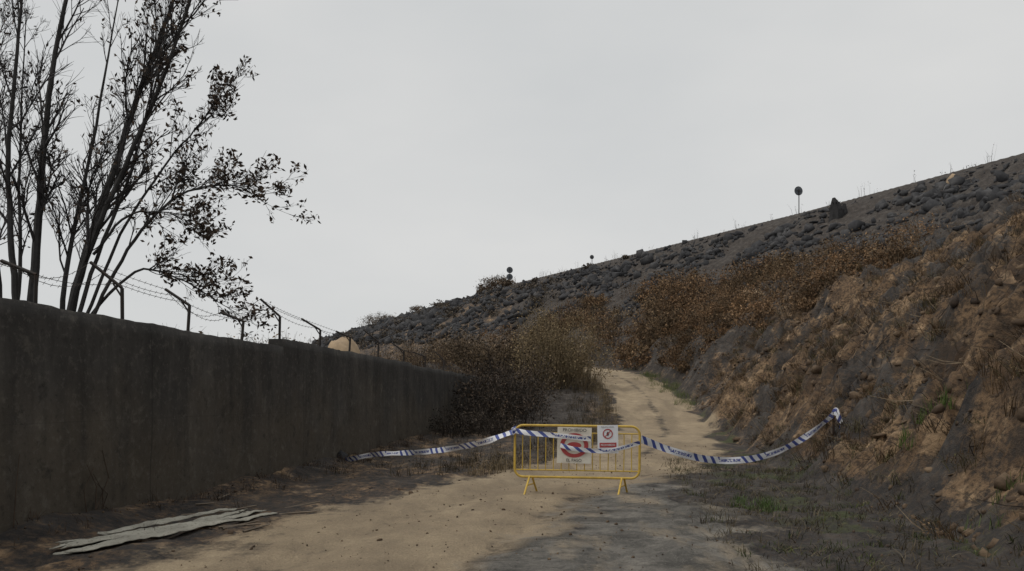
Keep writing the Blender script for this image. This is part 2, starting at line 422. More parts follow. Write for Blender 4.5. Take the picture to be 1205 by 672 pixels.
rocks("bank_clods", px, py, np.minimum(np.exp(rng.normal(-3.3, .55, len(px))), .13), M_clod, 1, .0)
py = rng.uniform(4, 22, 2600); px = rng.uniform(-5, 5.5, len(py))
rocks("road_pebbles", px, py, np.exp(rng.normal(-4.9, .45, len(px))), M_clod, 1, .2)
bx = np.array([15.0, 12.9, 16.6, 34.5]); by = np.array([46., 40., 38., 58.])
rocks("pale_boulder", bx, by, np.array([.5, .22, .22, .3]), M_sandrock, 2, .5)

# ------------------------------------------------------------------ wall
yy = np.arange(-8, 34.6, .12)
yy = np.sort(np.concatenate([yy, [13.849, 13.851, 22.899, 22.901]]))
prof = [(0, -.6)]+[(0, k) for k in np.linspace(0, 1, 16)]+[(-.3, 1), (-.3, -.6)]
Vw = []
for y in yy:
    top = float(wallTop(y))+.026*float(perlin(y*1.1, 0., 3))+.016*float(perlin(y*6, 0., 4))
    for dx, k in prof:
        z = k if k < 0 else top*k
        bump = .02*float(perlin(y*1.1, z*1.3, 2)) if dx == 0 and k >= 0 else 0
        if k == 1 and dx == 0: bump -= .02
        Vw.append((float(wallX(y))+dx+bump, y, z))
npf = len(prof); Vw = np.array(Vw)
idx = np.arange(len(yy)*npf).reshape(len(yy), npf)
Fw = np.stack([idx[:-1, :-1], idx[:-1, 1:], idx[1:, 1:], idx[1:, :-1]], -1).reshape(-1, 4)
caps = []
for r in (0, len(yy)-1):
    caps.append([idx[r, 0], idx[r, 16], idx[r, 17], idx[r, 18]])
Fw = np.concatenate([Fw, np.array(caps)])
mesh_from("concrete_wall", Vw, Fw, M_wall)

# ------------------------------------------------------------------ fence on the wall
Q = Quads(); G = (.06, .055, .055)
FP = [4.4, 6.3, 8.0, 9.44, 10.9, 12.5, 13.95, 15.9, 17.7, 19.9, 22.4, 25.0, 27.8]
tops = []
for i, y in enumerate(FP):
    x = float(wallX(y))-.14; z = float(wallTop(y))
    hh = .38+.05*math.sin(i*2.3); tilt = .05*math.sin(i*1.7)
    ax, az = (-.36-.08*math.sin(i*3.1), .24+.10*math.sin(i*2.1+1))
    p0 = (x, y, z-.1); p1 = (x+.02, y+tilt, z+hh); p2 = (x+ax, y+tilt*1.5, z+hh+az)
    tube(Q, [p0, p1], .024, 4, G); tube(Q, [p1, p2], .021, 4, G)
    tube(Q, [(p1[0], p1[1], p1[2]-.12), (p1[0]-.12, p1[1]+.01, p1[2]+.06)], .012, 4, G)
    tops.append((np.array(p0), np.array(p1), np.array(p2)))
for a, b in zip(tops[:-1], tops[1:]):
    for k in (.2, .6, 1.0):
        A = a[1]+(a[2]-a[1])*k; B = b[1]+(b[2]-b[1])*k
        ts = np.linspace(0, 1, 9)[:, None]
        P = A+(B-A)*ts; sg = rng.uniform(.0, .10) if rng.random() < .8 else .2; P[:, 2] -= sg*4*(ts*(1-ts))[:, 0]
        tube(Q, P, .004, 3, G)
        for q in np.linspace(.05, .95, 12):
            c = A+(B-A)*q; c[2] -= sg*4*q*(1-q)
            tube(Q, [c-np.array([.012, .006, .02]), c+np.array([.012, .006, .02])], .003, 3, G)
Q.build("barbed_wire_fence", M_steel)

# ------------------------------------------------------------------ sandy boulder behind the wall
v0, f0 = ico(4)
P = v0*np.array([.62, .6, .95])*(1+.16*fbm(v0[:, 0]*1.3+v0[:, 2], v0[:, 1]*1.3+.5*v0[:, 2], 4, 60))[:, None]+np.array([-5.55, 24.2, 2.5])
mesh_from("sandstone_boulder", P, f0, M_sandrock, True)

# ------------------------------------------------------------------ trees
def tree(name, guides, leafy, seed):
    global rng
    rng = np.random.default_rng(seed)
    Q = Quads(); LQ = []
    def nrm(v): return v/(np.linalg.norm(v)+1e-9)
    def grow(p, dr, L, r, lv):
        n = 5 if lv < 3 else 3
        pts = [p]; dd = nrm(dr)
        for i in range(n):
            dd = nrm(dd+rng.normal(0, .085, 3)+np.array([0, 0, .09 if lv < 3 else .03]))
            pts.append(pts[-1]+dd*L/n)
        pts = np.array(pts)
        tube(Q, pts, np.linspace(max(r, .0035), max(r*.35, .0022), n+1), 5 if lv == 1 else 3, np.array((.042, .039, .039))*rng.uniform(.8, 1.6))
        if lv >= 3:
            w = leafy(pts[-1])
            if rng.random() < w:
                k = int(rng.integers(1, 5))
                LQ.append(pts[-1]+(pts[1]-pts[-1])*rng.random((k, 1))+rng.normal(0, .05, (k, 3)))
            return
        nc = {1: 8, 2: 4}[lv]
        nc = max(3, int(nc*min(1.4, L/1.2)+.5)) if lv == 1 else nc
        for j in range(nc):
            f = rng.uniform(.15, 1.0); k = min(n-1, int(f*n)); q = pts[k]+(pts[k+1]-pts[k])*(f*n-k)
            a = nrm(pts[k+1]-pts[k]); o = nrm(np.cross(a, rng.normal(size=3)))
            an = rng.uniform(.35, .7)
            grow(q, a*math.cos(an)+o*math.sin(an), L*rng.uniform(.3, .6)*(1.2-.4*f), r*.5, lv+1)
    for g in guides:
        pts = np.array(g['p'], float)
        ts = np.linspace(0, len(pts)-1, 6*(len(pts)-1)+1)
        P = np.stack([np.interp(ts, np.arange(len(pts)), pts[:, i]) for i in range(3)], 1)
        for _ in range(5): P[1:-1] = (P[:-2]+2*P[1:-1]+P[2:])/4
        P[1:-1] += rng.normal(0, .008, P[1:-1].shape)
        R = np.linspace(g['r'], g['r']*.14, len(P))
        tube(Q, P, R, 8, (.052, .050, .049))
        n = len(P)
        for j in range(g['n']):
            f = g.get('s', .28)+(1-g.get('s', .28))*rng.random(); k = min(n-2, int(f*(n-1)))
            a = nrm(P[k+1]-P[k]); o = nrm(np.cross(a, rng.normal(size=3)))
            an = rng.uniform(.3, .62)
            grow(P[k]+(P[k+1]-P[k])*rng.random(), a*math.cos(an)+o*math.sin(an), g['L']*rng.uniform(.5, 1.15)*(1.25-.6*f), R[k]*.4+.002, 1)
    if LQ: leaves(Q, np.concatenate(LQ), .05, (.045, .036, .03), (.10, .07, .048))
    return Q.build(name, M_bark)
G1 = [dict(p=[(-8.5,13,1.8),(-8.45,13,3.2),(-8.35,13.1,5.0),(-8.3,13.2,6.8),(-7.95,13.4,9.4),(-7.8,13.4,10.8)], r=.095, n=20, L=1.6),
 dict(p=[(-8.55,12.9,1.8),(-8.62,12.8,3.6),(-8.62,12.6,5.5),(-8.25,12.4,7.7),(-8.05,12.3,9.6)], r=.07, n=17, L=1.4),
 dict(p=[(-8.0,13.2,1.8),(-7.9,13.2,3.1),(-7.4,13.3,4.9),(-6.8,13.5,7.1),(-6.2,13.6,8.8),(-5.9,13.6,10.2)], r=.095, n=24, L=1.6),
 dict(p=[(-7.95,13.1,1.8),(-7.8,13,3.1),(-7.05,12.8,4.76),(-5.95,12.6,6.85),(-5.3,12.4,8.5),(-5.1,12.4,9.4)], r=.07, n=26, L=1.5),
 dict(p=[(-8.1,13.3,1.8),(-8.1,13.3,3.5),(-7.65,13.6,6.5),(-7.3,13.8,9.2)], r=.06, n=16, L=1.4),
 dict(p=[(-7.8,13.0,2.2),(-7.45,13.0,3.6),(-6.75,13.2,5.6),(-6.35,13.3,7.4),(-6.1,13.4,9.0)], r=.045, n=12, L=1.2),
 dict(p=[(-7.7,13.1,2.1),(-7.3,13,3.1),(-6.6,12.9,4.3),(-5.8,12.9,5.1),(-4.95,12.9,5.25),(-4.35,12.9,5.0)], r=.04, n=30, L=1.05, s=.35),
 dict(p=[(-7.5,13.0,2.9),(-6.9,13,4.4),(-6.1,12.9,5.5),(-5.35,12.8,6.3),(-4.95,12.8,6.9)], r=.032, n=15, L=1.1, s=.4),
 dict(p=[(-7.6,13.1,2.8),(-6.6,13,3.85),(-5.8,13.0,3.6),(-4.8,13.0,2.95)], r=.03, n=24, L=.85, s=.35),
 dict(p=[(-7.3,12.9,4.0),(-6.6,12.7,4.7),(-5.9,12.7,4.7),(-5.3,12.7,4.4)], r=.026, n=15, L=.9, s=.35)]
tree("burnt_tree", G1, lambda p: float(np.interp(p[0], [-9, -7.6, -6.2, -5], [.08, .18, .55, .95]))*float(np.interp(p[2], [2, 5.5, 7, 9], [1, 1., .75, .6])), 3)
G2 = [dict(p=[(-9.7,14.2,1.8),(-9.9,14.2,4.0),(-10.1,14.2,7),(-10.0,14.2,9.6)], r=.075, n=20, L=1.7),
 dict(p=[(-9.6,14.1,1.8),(-9.3,14.0,3.8),(-9.2,13.8,6.2),(-9.0,13.7,8.6)], r=.05, n=16, L=1.4),
 dict(p=[(-9.8,14.2,1.8),(-10.6,14.6,4.0),(-11.4,15,7)], r=.05, n=14, L=1.5)]
tree("burnt_tree", G2, lambda p: .22, 9)

# ------------------------------------------------------------------ shrubs
rng = np.random.default_rng(21)
RB1, RB2 = (.165, .093, .05), (.37, .225, .118)
BR1, BR2 = (.095, .07, .046), (.25, .18, .105)
DK1, DK2 = (.036, .031, .027), (.09, .07, .052)
def z1(x, y): return float(H(np.array([x]), np.array([y]))[0])
def place(name, n, fx, fy, h, r, nst, nlf, cs, cA, cB, ls, w, keep=None, per=16, gap=.3):
    Q = Quads(); xx = fx(n); yy_ = fy(n)
    for x, y in zip(xx, yy_):
        if keep is not None and not keep(x, y): continue
        rd_, _ = road_dist(np.array([x]), np.array([y]))
        if rd_[0] < 1.7+gap*r: continue
        z = z1(x, y); k = rng.uniform(.5, 1.25); c = rng.uniform(.6, 1.2)
        bush(Q, x, y, z, h*k, r*k, max(6, int(nlf/per)), per, cs, np.array(cA)*c, np.array(cB)*c, ls, w)
        shrub(Q, x, y, z, h*k*1.08, r*k*1.3, nst, nst*2, np.array(cs)*c, np.array(cA)*c, np.array(cB)*c, ls*.8, w)
    return Q.build(name, M_veg)
U = lambda a, b: (lambda n: rng.uniform(a, b, n))
place("charred_shrubs", 40, U(-4.6, .7), U(28, 38), 2.2, 1.3, 22, 620, (.05, .042, .036), DK1, (.13, .092, .063), .06, .012, lambda x, y: x > wallX(y)+.2)
place("charred_shrubs", 14, U(-2.6, -.4), U(24, 29), .95, .8, 20, 320, (.05, .04, .033), DK1, DK2, .045, .010, lambda x, y: x > wallX(y)+.3)
place("dry_bush", 20, U(1.2, 3.9), U(38, 45), 3.7, 1.4, 26, 1100, (.19, .145, .09), (.14, .11, .06), (.34, .25, .14), .065, .012)
place("dry_bush", 34, U(-6, 4.0), U(46, 54), 2.6, 1.6, 12, 560, (.12, .09, .06), (.075, .058, .04), (.20, .14, .085), .085, .016)
Q = Quads()
for i in range(170):
    y = rng.uniform(50, 84); x = footX(np.array([y]))[0]+rng.uniform(0, 13)
    if perlin(x/4.5, y/4.5, 81) < -.12: continue
    z = z1(x, y); k = rng.uniform(.45, 1.2); c = rng.uniform(.5, 1.15); g = rng.random()
    bush(Q, x, y, z, 2.1*k, 1.8*k, 26, 16, (.12, .09, .06), (np.array(BR1)*g+np.array(RB1)*(1-g))*c, (np.array(BR2)*g+np.array(RB2)*(1-g))*c, .10, .018)
    shrub(Q, x, y, z, 2.3*k, 1.9*k, 6, 14, np.array((.15, .11, .075))*c, RB1, RB2, .08, .014)
Q.build("hillside_scrub", M_veg)
Q = Quads()
for i in range(460):
    y = rng.uniform(30, 58); s_ = rng.uniform(.5, 12.5)
    x = footX(np.array([y]))[0]+s_
    pn = perlin(x/3.2, y/3.2, 82)+.5*perlin(x/1.2, y/1.2, 83)
    if pn < (-.15 if s_ < 4.5 and y > 35 else .04): continue
    if y < 35 and (s_ < 3.0 or s_ > 9.5): continue
    z = z1(x, y); k = rng.uniform(.3, 1.1)*(1+.4*max(pn, 0)); c = rng.uniform(.5, 1.15); g = rng.random()**1.8
    if s_ < 3: k *= .75; c *= .85
    cA = (np.array(DK2)*g+np.array(RB1)*(1-g))*c; cB = (np.array(BR2)*g+np.array(RB2)*(1-g))*c
    bush(Q, x, y, z, 1.35*k, 1.3*k, 28, 15, (.15, .105, .065), cA, cB, .06, .012)
    shrub(Q, x, y, z, 1.55*k, 1.4*k, 9, 18, np.array((.22, .16, .10))*c, cA, cB, .05, .009)
Q.build("dry_broom_bushes", M_veg)
Q = Quads()
for i in range(150):
    y = rng.uniform(95, 250)
    t_ = rng.uniform(.1, .93)**.8; fx = footX(np.array([y]))[0]; x = fx+(crestX(y)-fx)*t_
    z = z1(x, y); k = rng.uniform(.35, 1.0)
    if t_ > .8: k *= .5
    bush(Q, x, y, z, 2.0*k, 2.2*k, 12, 10, (.08, .07, .055), (.065, .058, .05), (.17, .135, .10), .2, .03)
for x, y, h in [(-1.9, 137, 2.6), (-3.4, 140, 3.2), (-4.6, 142, 2.2), (-.9, 134, 1.6), (-5.5, 141, 1.4), (-38, 212, 4), (-41, 216, 4), (-34, 205, 2.6), (-23, 180, 2.0)]:
    z = z1(x, y); bush(Q, x, y, z, h*.8, h*.9, 46, 16, (.13, .10, .08), (.09, .072, .055), (.22, .16, .11), .17, .03); shrub(Q, x, y, z, h, h, 30, 60, (.11, .085, .07), (.09, .072, .055), (.22, .16, .11), .15, .03)
for i in range(44):
    y = rng.uniform(57, 130); x = crestX(y)-.3; z = z1(x, y)
    shrub(Q, x, y, z, rng.uniform(.4, 1.6), .5, 4, 5, (.13, .12, .115), (.10, .09, .08), (.15, .14, .12), .06, .013)
Q.build("distant_scrub", M_veg)
Q = Quads()
for i in range(80):
    y = rng.uniform(14, 36); x = float(wallX(y))-rng.uniform(.7, 3.5); z = z1(x, y)
    if abs(y-23) < 2.2 and x > -6.3: continue
    shrub(Q, x, y, z, rng.uniform(.5, 1.3), .7, 40, 120, (.12, .085, .06), BR1, BR2, .045, .01)
Q.build("scrub_behind_wall", M_veg)
# straw and low burnt weeds on the road's left verge
Q = Quads()
for i in range(420):
    y = rng.uniform(14, 48); cx = float(np.interp(y, ROADS[:40, 1], ROADS[:40, 0])); x = cx-1.75-rng.gamma(1.3, .9)
    if x < float(wallX(y))+.5: continue
    f = rng.uniform(.25, 1.0); near_ = 1 if x > cx-2.6 else .45
    shrub(Q, x, y, z1(x, y)+.04, rng.uniform(.1, .5)*(.6+.02*y), .35, 20, 14, np.array((.26, .20, .12))*f*near_, np.array((.07, .055, .04))*f, np.array((.22, .165, .10))*f*near_, .022, .006)
Q.build("verge_weeds", M_veg)
Q = Quads()
n = 2600
y = rng.uniform(4, 34, n); x = footX(y)+rng.gamma(2, 2.2, n); z = H(x, y)
for a, b, c in zip(x, y, z):
    L = rng.uniform(.12, .8); dr = rng.normal(size=3); dr[2] = abs(dr[2])*.6; dr /= np.linalg.norm(dr)
    p = np.array([a, b, c-.02]); col = np.array((.035, .028, .024)) if rng.random() < .6 else np.array((.24, .185, .125))*rng.uniform(.4, 1.1)
    tube(Q, [p, p+dr*L*.5+rng.normal(0, .04, 3), p+dr*L], [.007, .005, .0025], 3, col)
Q.build("burnt_twigs", M_veg)
Q = Quads()
n = 2400
y = rng.uniform(4, 36, n); x = footX(y)+rng.gamma(1.8, 2.4, n); z = H(x, y)
kk = fbm(x/2, y/2, 2, 70) > -.1
for a, b, c in zip(x[kk], y[kk], z[kk]):
    f = rng.uniform(.3, 1.1); cc = np.array((.22, .145, .082)) if rng.random() < .7 else np.array((.17, .15, .08))
    shrub(Q, a, b, c+.04, rng.uniform(.12, .42), .3, 24, 20, cc*f, cc*f*.4, cc*f, .018, .005, (rng.normal(0, .4)-.5, -.4))
Q.build("dead_grass_tufts", M_veg)
Q = Quads()
def tuft(x, y, h, n, r, c=(.085, .12, .035)):
    shrub(Q, x, y, z1(x, y)+.08, h, r, n, 0, c, c, c, .02, .005, (rng.normal(0, .2), -.1))
for i in range(420):
    y = rng.uniform(6.0, 17); x = footX(np.array([y]))[0]+rng.uniform(-2.3, .3)
    if perlin(x/.8, y/.8, 77) < .02: continue
    g = rng.random(); tuft(x, y, rng.uniform(.04, .13), 14, .18, (.055+.04*g, .07+.035*g, .036))
for i in range(560):
    y = rng.uniform(5.5, 18); x = footX(np.array([y]))[0]+rng.uniform(-2.4, .6)
    f = rng.uniform(.3, 1.1); tuft(x, y, rng.uniform(.04, .16), 10, .22, (.16*f, .13*f, .085*f))
for i in range(34): tuft(5.85+rng.normal(0, .2), 10.4+rng.normal(0, .3), .28, 14, .12, (.11, .16, .045))
for i in range(10): tuft(5.2+rng.normal(0, .2), 7.4+rng.normal(0, .3), .2, 12, .12, (.10, .13, .045))
for i in range(60): tuft(8.3+rng.normal(0, .35), rng.uniform(33, 47), .35, 22, .4, (.12, .15, .05))
for i in range(24): tuft(3.45+rng.normal(0, .12), 10.2+rng.normal(0, .25), .15, 14, .1, (.10, .15, .05))
Q.build("green_grass", M_veg)
Q = Quads()
for i in range(230):
    y = rng.uniform(4, 30); x = float(wallX(y))+abs(rng.normal(.12, .35))+.03
    f = rng.uniform(.5, 1.0)
    shrub(Q, x, y, z1(x, y), rng.uniform(.06, .32), .2, 18, 16, np.array((.10, .07, .05))*f, np.array((.06, .045, .033))*f, np.array((.15, .105, .068))*f, .018, .0045)
for i in range(12):
    y = rng.uniform(5.5, 9.0); x0 = float(wallX(y))+.03; z0 = z1(x0+.05, y); h_ = rng.uniform(.3, .9)
    tube(Q, [(x0+.02, y, z0), (x0+.02, y+rng.normal(0, .1), z0+h_*.5), (x0+.01, y+rng.normal(0, .25), z0+h_)], [.007, .005, .003], 4, (.07, .05, .037))
Q.build("wall_foot_weeds", M_veg)
Q = Quads()
x, y, h = 28.9, 66.0, 1.9
z = z1(x, y)
tube(Q, [(x, y, z-.6), (x+.1, y, z+h*.4), (x-.1, y, z+h*.7), (x-.2, y, z+h)], [.7, .6, .42, .12], 9, (.034, .033, .034))
tube(Q, [(x+.5, y, z-.6), (x+.7, y, z+h*.3), (x+.75, y, z+h*.72)], [.45, .36, .12], 8, (.03, .029, .03))
for j in range(4):
    a = rng.uniform(0, 6.28); tube(Q, [(x, y, z+h*.5), (x+math.cos(a)*.4, y+math.sin(a)*.4, z+h*.7), (x+math.cos(a)*.7, y+math.sin(a)*.6, z+h*.75)], [.1, .06, .03], 4, (.034, .033, .034))
Q.build("burnt_stump", M_bark)

# ------------------------------------------------------------------ barrier
def curve_tube(name, pts, r, mat, cyclic=False, par=None):
    cu = bpy.data.curves.new(name, 'CURVE'); cu.dimensions = '3D'; cu.bevel_depth = r; cu.bevel_resolution = 3; cu.use_fill_caps = True
    sp = cu.splines.new('POLY'); sp.points.add(len(pts)-1)
    for p, q in zip(sp.points, pts): p.co = (*q, 1)
    sp.use_cyclic_u = cyclic
    cu.materials.append(mat)
    o = link(bpy.data.objects.new(name, cu))
    if par: o.parent = par
    return o
BZ = z1(1.0, 11.6)
bar = empty("yellow_barrier", (1.01, 11.6, BZ)); bar.rotation_euler = (0, math.radians(.6), math.radians(-4))
W, z0, z1_, cr = .975, .29, 1.10, .13
fr_pts = []
for cx, cz, a0 in ((W-cr, z1_-cr, 0), (-W+cr, z1_-cr, 90), (-W+cr, z0+cr, 180), (W-cr, z0+cr, 270)):
    for k in range(7):
        a = math.radians(a0+k*15); fr_pts.append((cx+cr*math.cos(a), 0, cz+cr*math.sin(a)))
curve_tube("outer_frame", fr_pts, .019, M_yel, True, bar)
curve_tube("upper_rail", [(-W+.01, 0, .985), (W-.01, 0, .985)], .011, M_yel, False, bar)
curve_tube("lower_rail", [(-W+.01, 0, .40), (W-.01, 0, .40)], .011, M_yel, False, bar)
for i in range(15):
    x = -W+(2*W)*(i+1)/16
    curve_tube("bar_%d" % (i+1), [(x, 0, .40), (x+.004*math.sin(i*3), .004*math.cos(i*5), .7), (x, 0, .985)], .0075, M_yel, False, bar)
for i, x in enumerate((-.72, .72)):
    curve_tube("foot_%d" % (i+1), [(x-.10, -.26, .0), (x-.09, -.23, .03), (x-.02, -.03, .29), (x+.02, .03, .29), (x+.09, .23, .03), (x+.10, .26, .0)], .016, M_yel, False, bar)
    curve_tube("foot_brace_%d" % (i+1), [(x-.045, -.12, .17), (x+.045, .12, .17)], .010, M_yel, False, bar)
def panel(name, w, h, mat, loc, par, th=.006, wav=.004):
    nx_, nz = 10, 10; bm = bmesh.new(); g = []
    for j in range(nz+1):
        for i in range(nx_+1):
            x = (i/nx_-.5)*w; z = (j/nz-.5)*h
            g.append(bm.verts.new((x, wav*math.sin(x*9+z*7), z)))
    for j in range(nz):
        for i in range(nx_):
            a = j*(nx_+1)+i; bm.faces.new((g[a], g[a+1], g[a+nx_+2], g[a+nx_+1]))
    me = bpy.data.meshes.new(name); bm.to_mesh(me); bm.free(); me.materials.append(mat)
    o = link(bpy.data.objects.new(name, me)); o.location = loc
    md = o.modifiers.new("s", 'SOLIDIFY'); md.thickness = th; md.offset = 1
    if par: o.parent = par
    return o
def text(name, body, size, loc, mat, par):
    cu = bpy.data.curves.new(name, 'FONT'); cu.body = body; cu.size = size; cu.align_x = 'CENTER'; cu.align_y = 'CENTER'; cu.extrude = .0005
    cu.materials.append(mat); o = link(bpy.data.objects.new(name, cu)); o.location = loc; o.rotation_euler = (math.pi/2, 0, 0); o.parent = par; return o
def ringmesh(name, r0, r1, mat, loc, par, sx=1, a0=0, a1=360):
    n_ = 40; v = []; f = []
    for i in range(n_+1):
        a = math.radians(a0+(a1-a0)*i/n_)
        v += [(r0*math.cos(a)*sx, 0, r0*math.sin(a)), (r1*math.cos(a)*sx, 0, r1*math.sin(a))]
    for i in range(n_): f.append((2*i, 2*i+1, 2*i+3, 2*i+2))
    me = bpy.data.meshes.new(name); me.from_pydata(v, [], f); me.materials.append(mat)
    o = link(bpy.data.objects.new(name, me)); o.location = loc; o.parent = par; return o
s1 = empty("no_entry_sign")
s1.location = (.97, 11.53, BZ+.80); s1.rotation_euler = (0, math.radians(1.5), math.radians(-4))
panel("board", .53, .56, M_white, (0, 0, 0), s1)
ringmesh("red_ring", .135, .190, M_red, (0, -.016, 0), s1, 1.15)
ringmesh("red_bar", 0, .05, M_red, (0, -.018, 0), s1, 2.2)
text("lettering_top", "PROHIBIDO", .07, (0, -.02, .235), M_black, s1)
text("lettering_bottom", "EL PASO", .065, (0, -.02, -.235), M_black, s1)
s2 = empty("notice_sign"); s2.location = (1.49, 11.50, BZ+.895); s2.rotation_euler = (0, math.radians(-1), math.radians(-4))
panel("sheet", .32, .44, M_paper, (0, 0, 0), s2, .003)
ringmesh("red_ring", .062, .078, M_red, (0, -.010, .085), s2)
ringmesh("pictogram", 0, .03, M_black, (0, -.010, .085), s2, .6)
def strip(name, w, h, loc, mat, par, ry=0):
    me = bpy.data.meshes.new(name); me.from_pydata([(-w/2, 0, -h/2), (w/2, 0, -h/2), (w/2, 0, h/2), (-w/2, 0, h/2)], [], [(0, 1, 2, 3)])
    me.materials.append(mat); o = link(bpy.data.objects.new(name, me)); o.location = loc; o.rotation_euler = (0, ry, 0); o.parent = par; return o
strip("slash", .014, .135, (0, -.012, .085), M_red, s2, math.radians(45))
strip("red_band", .26, .075, (0, -.010, -.09), M_red, s2)
text("lettering", "PROHIBIDO", .042, (0, -.013, -.09), M_paper, s2)
text("small_print", "ACCESO RESTRINGIDO", .022, (0, -.011, -.17), M_black, s2)
text("header", "POLICIA LOCAL", .028, (0, -.011, .19), M_black, s2)

# ------------------------------------------------------------------ tape
def tape(name, ctrl, w=.095, tw=0.0, seed=0, wob=.35):
    ctrl = np.array(ctrl, float)
    P = []
    C = np.vstack([2*ctrl[0]-ctrl[1], ctrl, 2*ctrl[-1]-ctrl[-2]])
    for i in range(1, len(C)-2):
        for k in range(16):
            t_ = k/16
            P.append(.5*((2*C[i])+(-C[i-1]+C[i+1])*t_+(2*C[i-1]-5*C[i]+4*C[i+1]-C[i+2])*t_**2+(-C[i-1]+3*C[i]-3*C[i+1]+C[i+2])*t_**3))
    P.append(C[-2]); P = np.array(P)
    L = np.concatenate([[0], np.cumsum(np.linalg.norm(np.diff(P, axis=0), axis=1))])
    ang = wob*perlin(L*1.1, L*0, seed)*2+tw*L
    d_ = np.gradient(P, axis=0); d_ /= np.linalg.norm(d_, axis=1)[:, None]
    up = np.array([0, 0, 1.])-d_*d_[:, 2:3]; up /= np.linalg.norm(up, axis=1)[:, None]
    sd = np.cross(d_, up)
    wv = up*np.cos(ang)[:, None]+sd*np.sin(ang)[:, None]
    R = np.stack([P-wv*w/2, P+sd*.010*np.sin(L*9)[:, None], P+wv*w/2], 1)
    n_ = len(P); V_ = R.reshape(-1, 3); F_ = []
    for i in range(n_-1):
        for j in (0, 1):
            F_.append((3*i+j, 3*i+3+j, 3*i+4+j, 3*i+1+j))
    me = bpy.data.meshes.new(name); me.from_pydata(V_.tolist(), [], F_); me.materials.append(M_tape)
    uv = me.uv_layers.new(name="UVMap")
    for p in me.polygons:
        p.use_smooth = True
        for li in p.loop_indices:
            vi = me.loops[li].vertex_index; uv.data[li].uv = (L[vi//3], (vi % 3)/2)
    return link(bpy.data.objects.new(name, me))
# stake stands where the bank is still low enough for the tape to clear it
AX, AY = 5.95, 13.65
for yy_c in np.arange(14.9, 12.9, -.1):
    xx_c = .4345*yy_c
    if z1(xx_c, yy_c-.1) < .80 and z1(xx_c-.25, yy_c-.4) < .75:
        AX, AY = xx_c, yy_c; break
AZ_ = 1.5-.023*AY
print("anchor", AX, AY, z1(AX, AY))
tapes = empty("police_tape")
dX, dY = AX-2.0, AY-11.52
def rs(f, z): return (2.0+dX*f, 11.52+dY*f, z)
o = [tape("left_span", [(-3.75, 16.6, .09), (-2.9, 15.6, .30), (-1.6, 14.0, .48), (-.6, 12.5, .72), (.03, 11.62, 1.0-.03)], seed=1, wob=.6, w=.105),
 tape("barrier_span", [(.02, 11.60, .99), (.25, 11.52, .95), (.62, 11.49, .92), (.98, 11.48, .88), (1.22, 11.45, .86)], seed=2, w=.08, wob=.25),
 tape("barrier_lower_span", [(.75, 11.50, .76), (1.0, 11.475, .70), (1.5, 11.455, .68), (1.99, 11.49, .80)], seed=3, w=.07, wob=.3),
 tape("right_span", [rs(0, .86), rs(.13, .66), rs(.30, .48), rs(.48, .43), rs(.66, .53), rs(.84, .80), rs(1, AZ_)], seed=4, w=.115, wob=.5),
 tape("loose_end", [(AX, AY, AZ_), (AX+.04, AY-.03, AZ_+.09), (AX+.07, AY-.06, AZ_-.03), (AX+.10, AY-.07, AZ_-.15), (AX+.09, AY-.09, AZ_-.27)], seed=5, w=.09, wob=.5),
 tape("knot", [(.0, 11.57, 1.0), (.02, 11.50, .96), (.06, 11.57, 1.02), (.02, 11.66, 1.0), (.01, 11.56, .92)], seed=6, w=.07)]
for x in o: x.parent = tapes
zz = z1(AX, AY)
Q = Quads(); tube(Q, [(AX+.04, AY+.06, zz-.25), (AX+.01, AY+.02, (zz+AZ_)/2), (AX, AY+.01, AZ_+.06)], [.025, .022, .016], 6, (.05, .035, .028))
tube(Q, [(AX+.01, AY+.02, AZ_-.15), (AX+.18, AY+.08, AZ_)], [.012, .006], 5, (.05, .035, .028))
Q.build("burnt_stake", M_bark)
rocks("anchor_stone", np.array([-3.8]), np.array([16.65]), np.array([.14]), M_rock, 2, .4)

# ------------------------------------------------------------------ broken corrugated sheet on the ground, in overlapping strips
K, J = 60, 30
parts = []; ofs = 0; Fs = []
for i, (a0, a1, wn, wf, zb_) in enumerate([
        ((-4.10, 6.95), (-2.98, 9.30), .17, .14, .02),
        ((-4.24, 7.05), (-3.17, 9.42), .16, .14, .045),
        ((-4.34, 7.30), (-3.35, 9.40), .15, .15, .03),
        ((-4.25, 7.85), (-3.55, 9.52), .12, .15, .06)]):
    uu, jj = np.meshgrid(np.arange(K+1)/K, np.arange(J+1)/J, indexing='ij')
    wd = wn*(1-uu)+wf*uu
    uc = uu+.03*np.sin(jj*9+i*2)*((uu > .95)*1.0-(uu < .05)*1.0)
    xx_ = a0[0]+(a1[0]-a0[0])*uc-wd*jj; yy_ = a0[1]+(a1[1]-a0[1])*uc+wd*.12*jj
    zz_ = .02+zb_*.7+.018*np.sin(jj*math.pi*2)+.014*np.sin(uu*4+i*1.7)+.02*np.sin(uu*math.pi)*jj
    h0 = z1(-3.7, 8.2); zz_ = zz_+h0+.5*(H(xx_, yy_)-h0)
    idx = np.arange((K+1)*(J+1)).reshape(K+1, J+1)+ofs; ofs += (K+1)*(J+1)
    parts.append(np.stack([xx_, yy_, zz_], -1).reshape(-1, 3))
    Fs.append(np.stack([idx[:-1, :-1], idx[1:, :-1], idx[1:, 1:], idx[:-1, 1:]], -1).reshape(-1, 4))
ob = mesh_from("corrugated_sheet", np.concatenate(parts), np.concatenate(Fs), M_sheet, True)
md = ob.modifiers.new("thick", 'SOLIDIFY'); md.thickness = .007
Q = Quads()
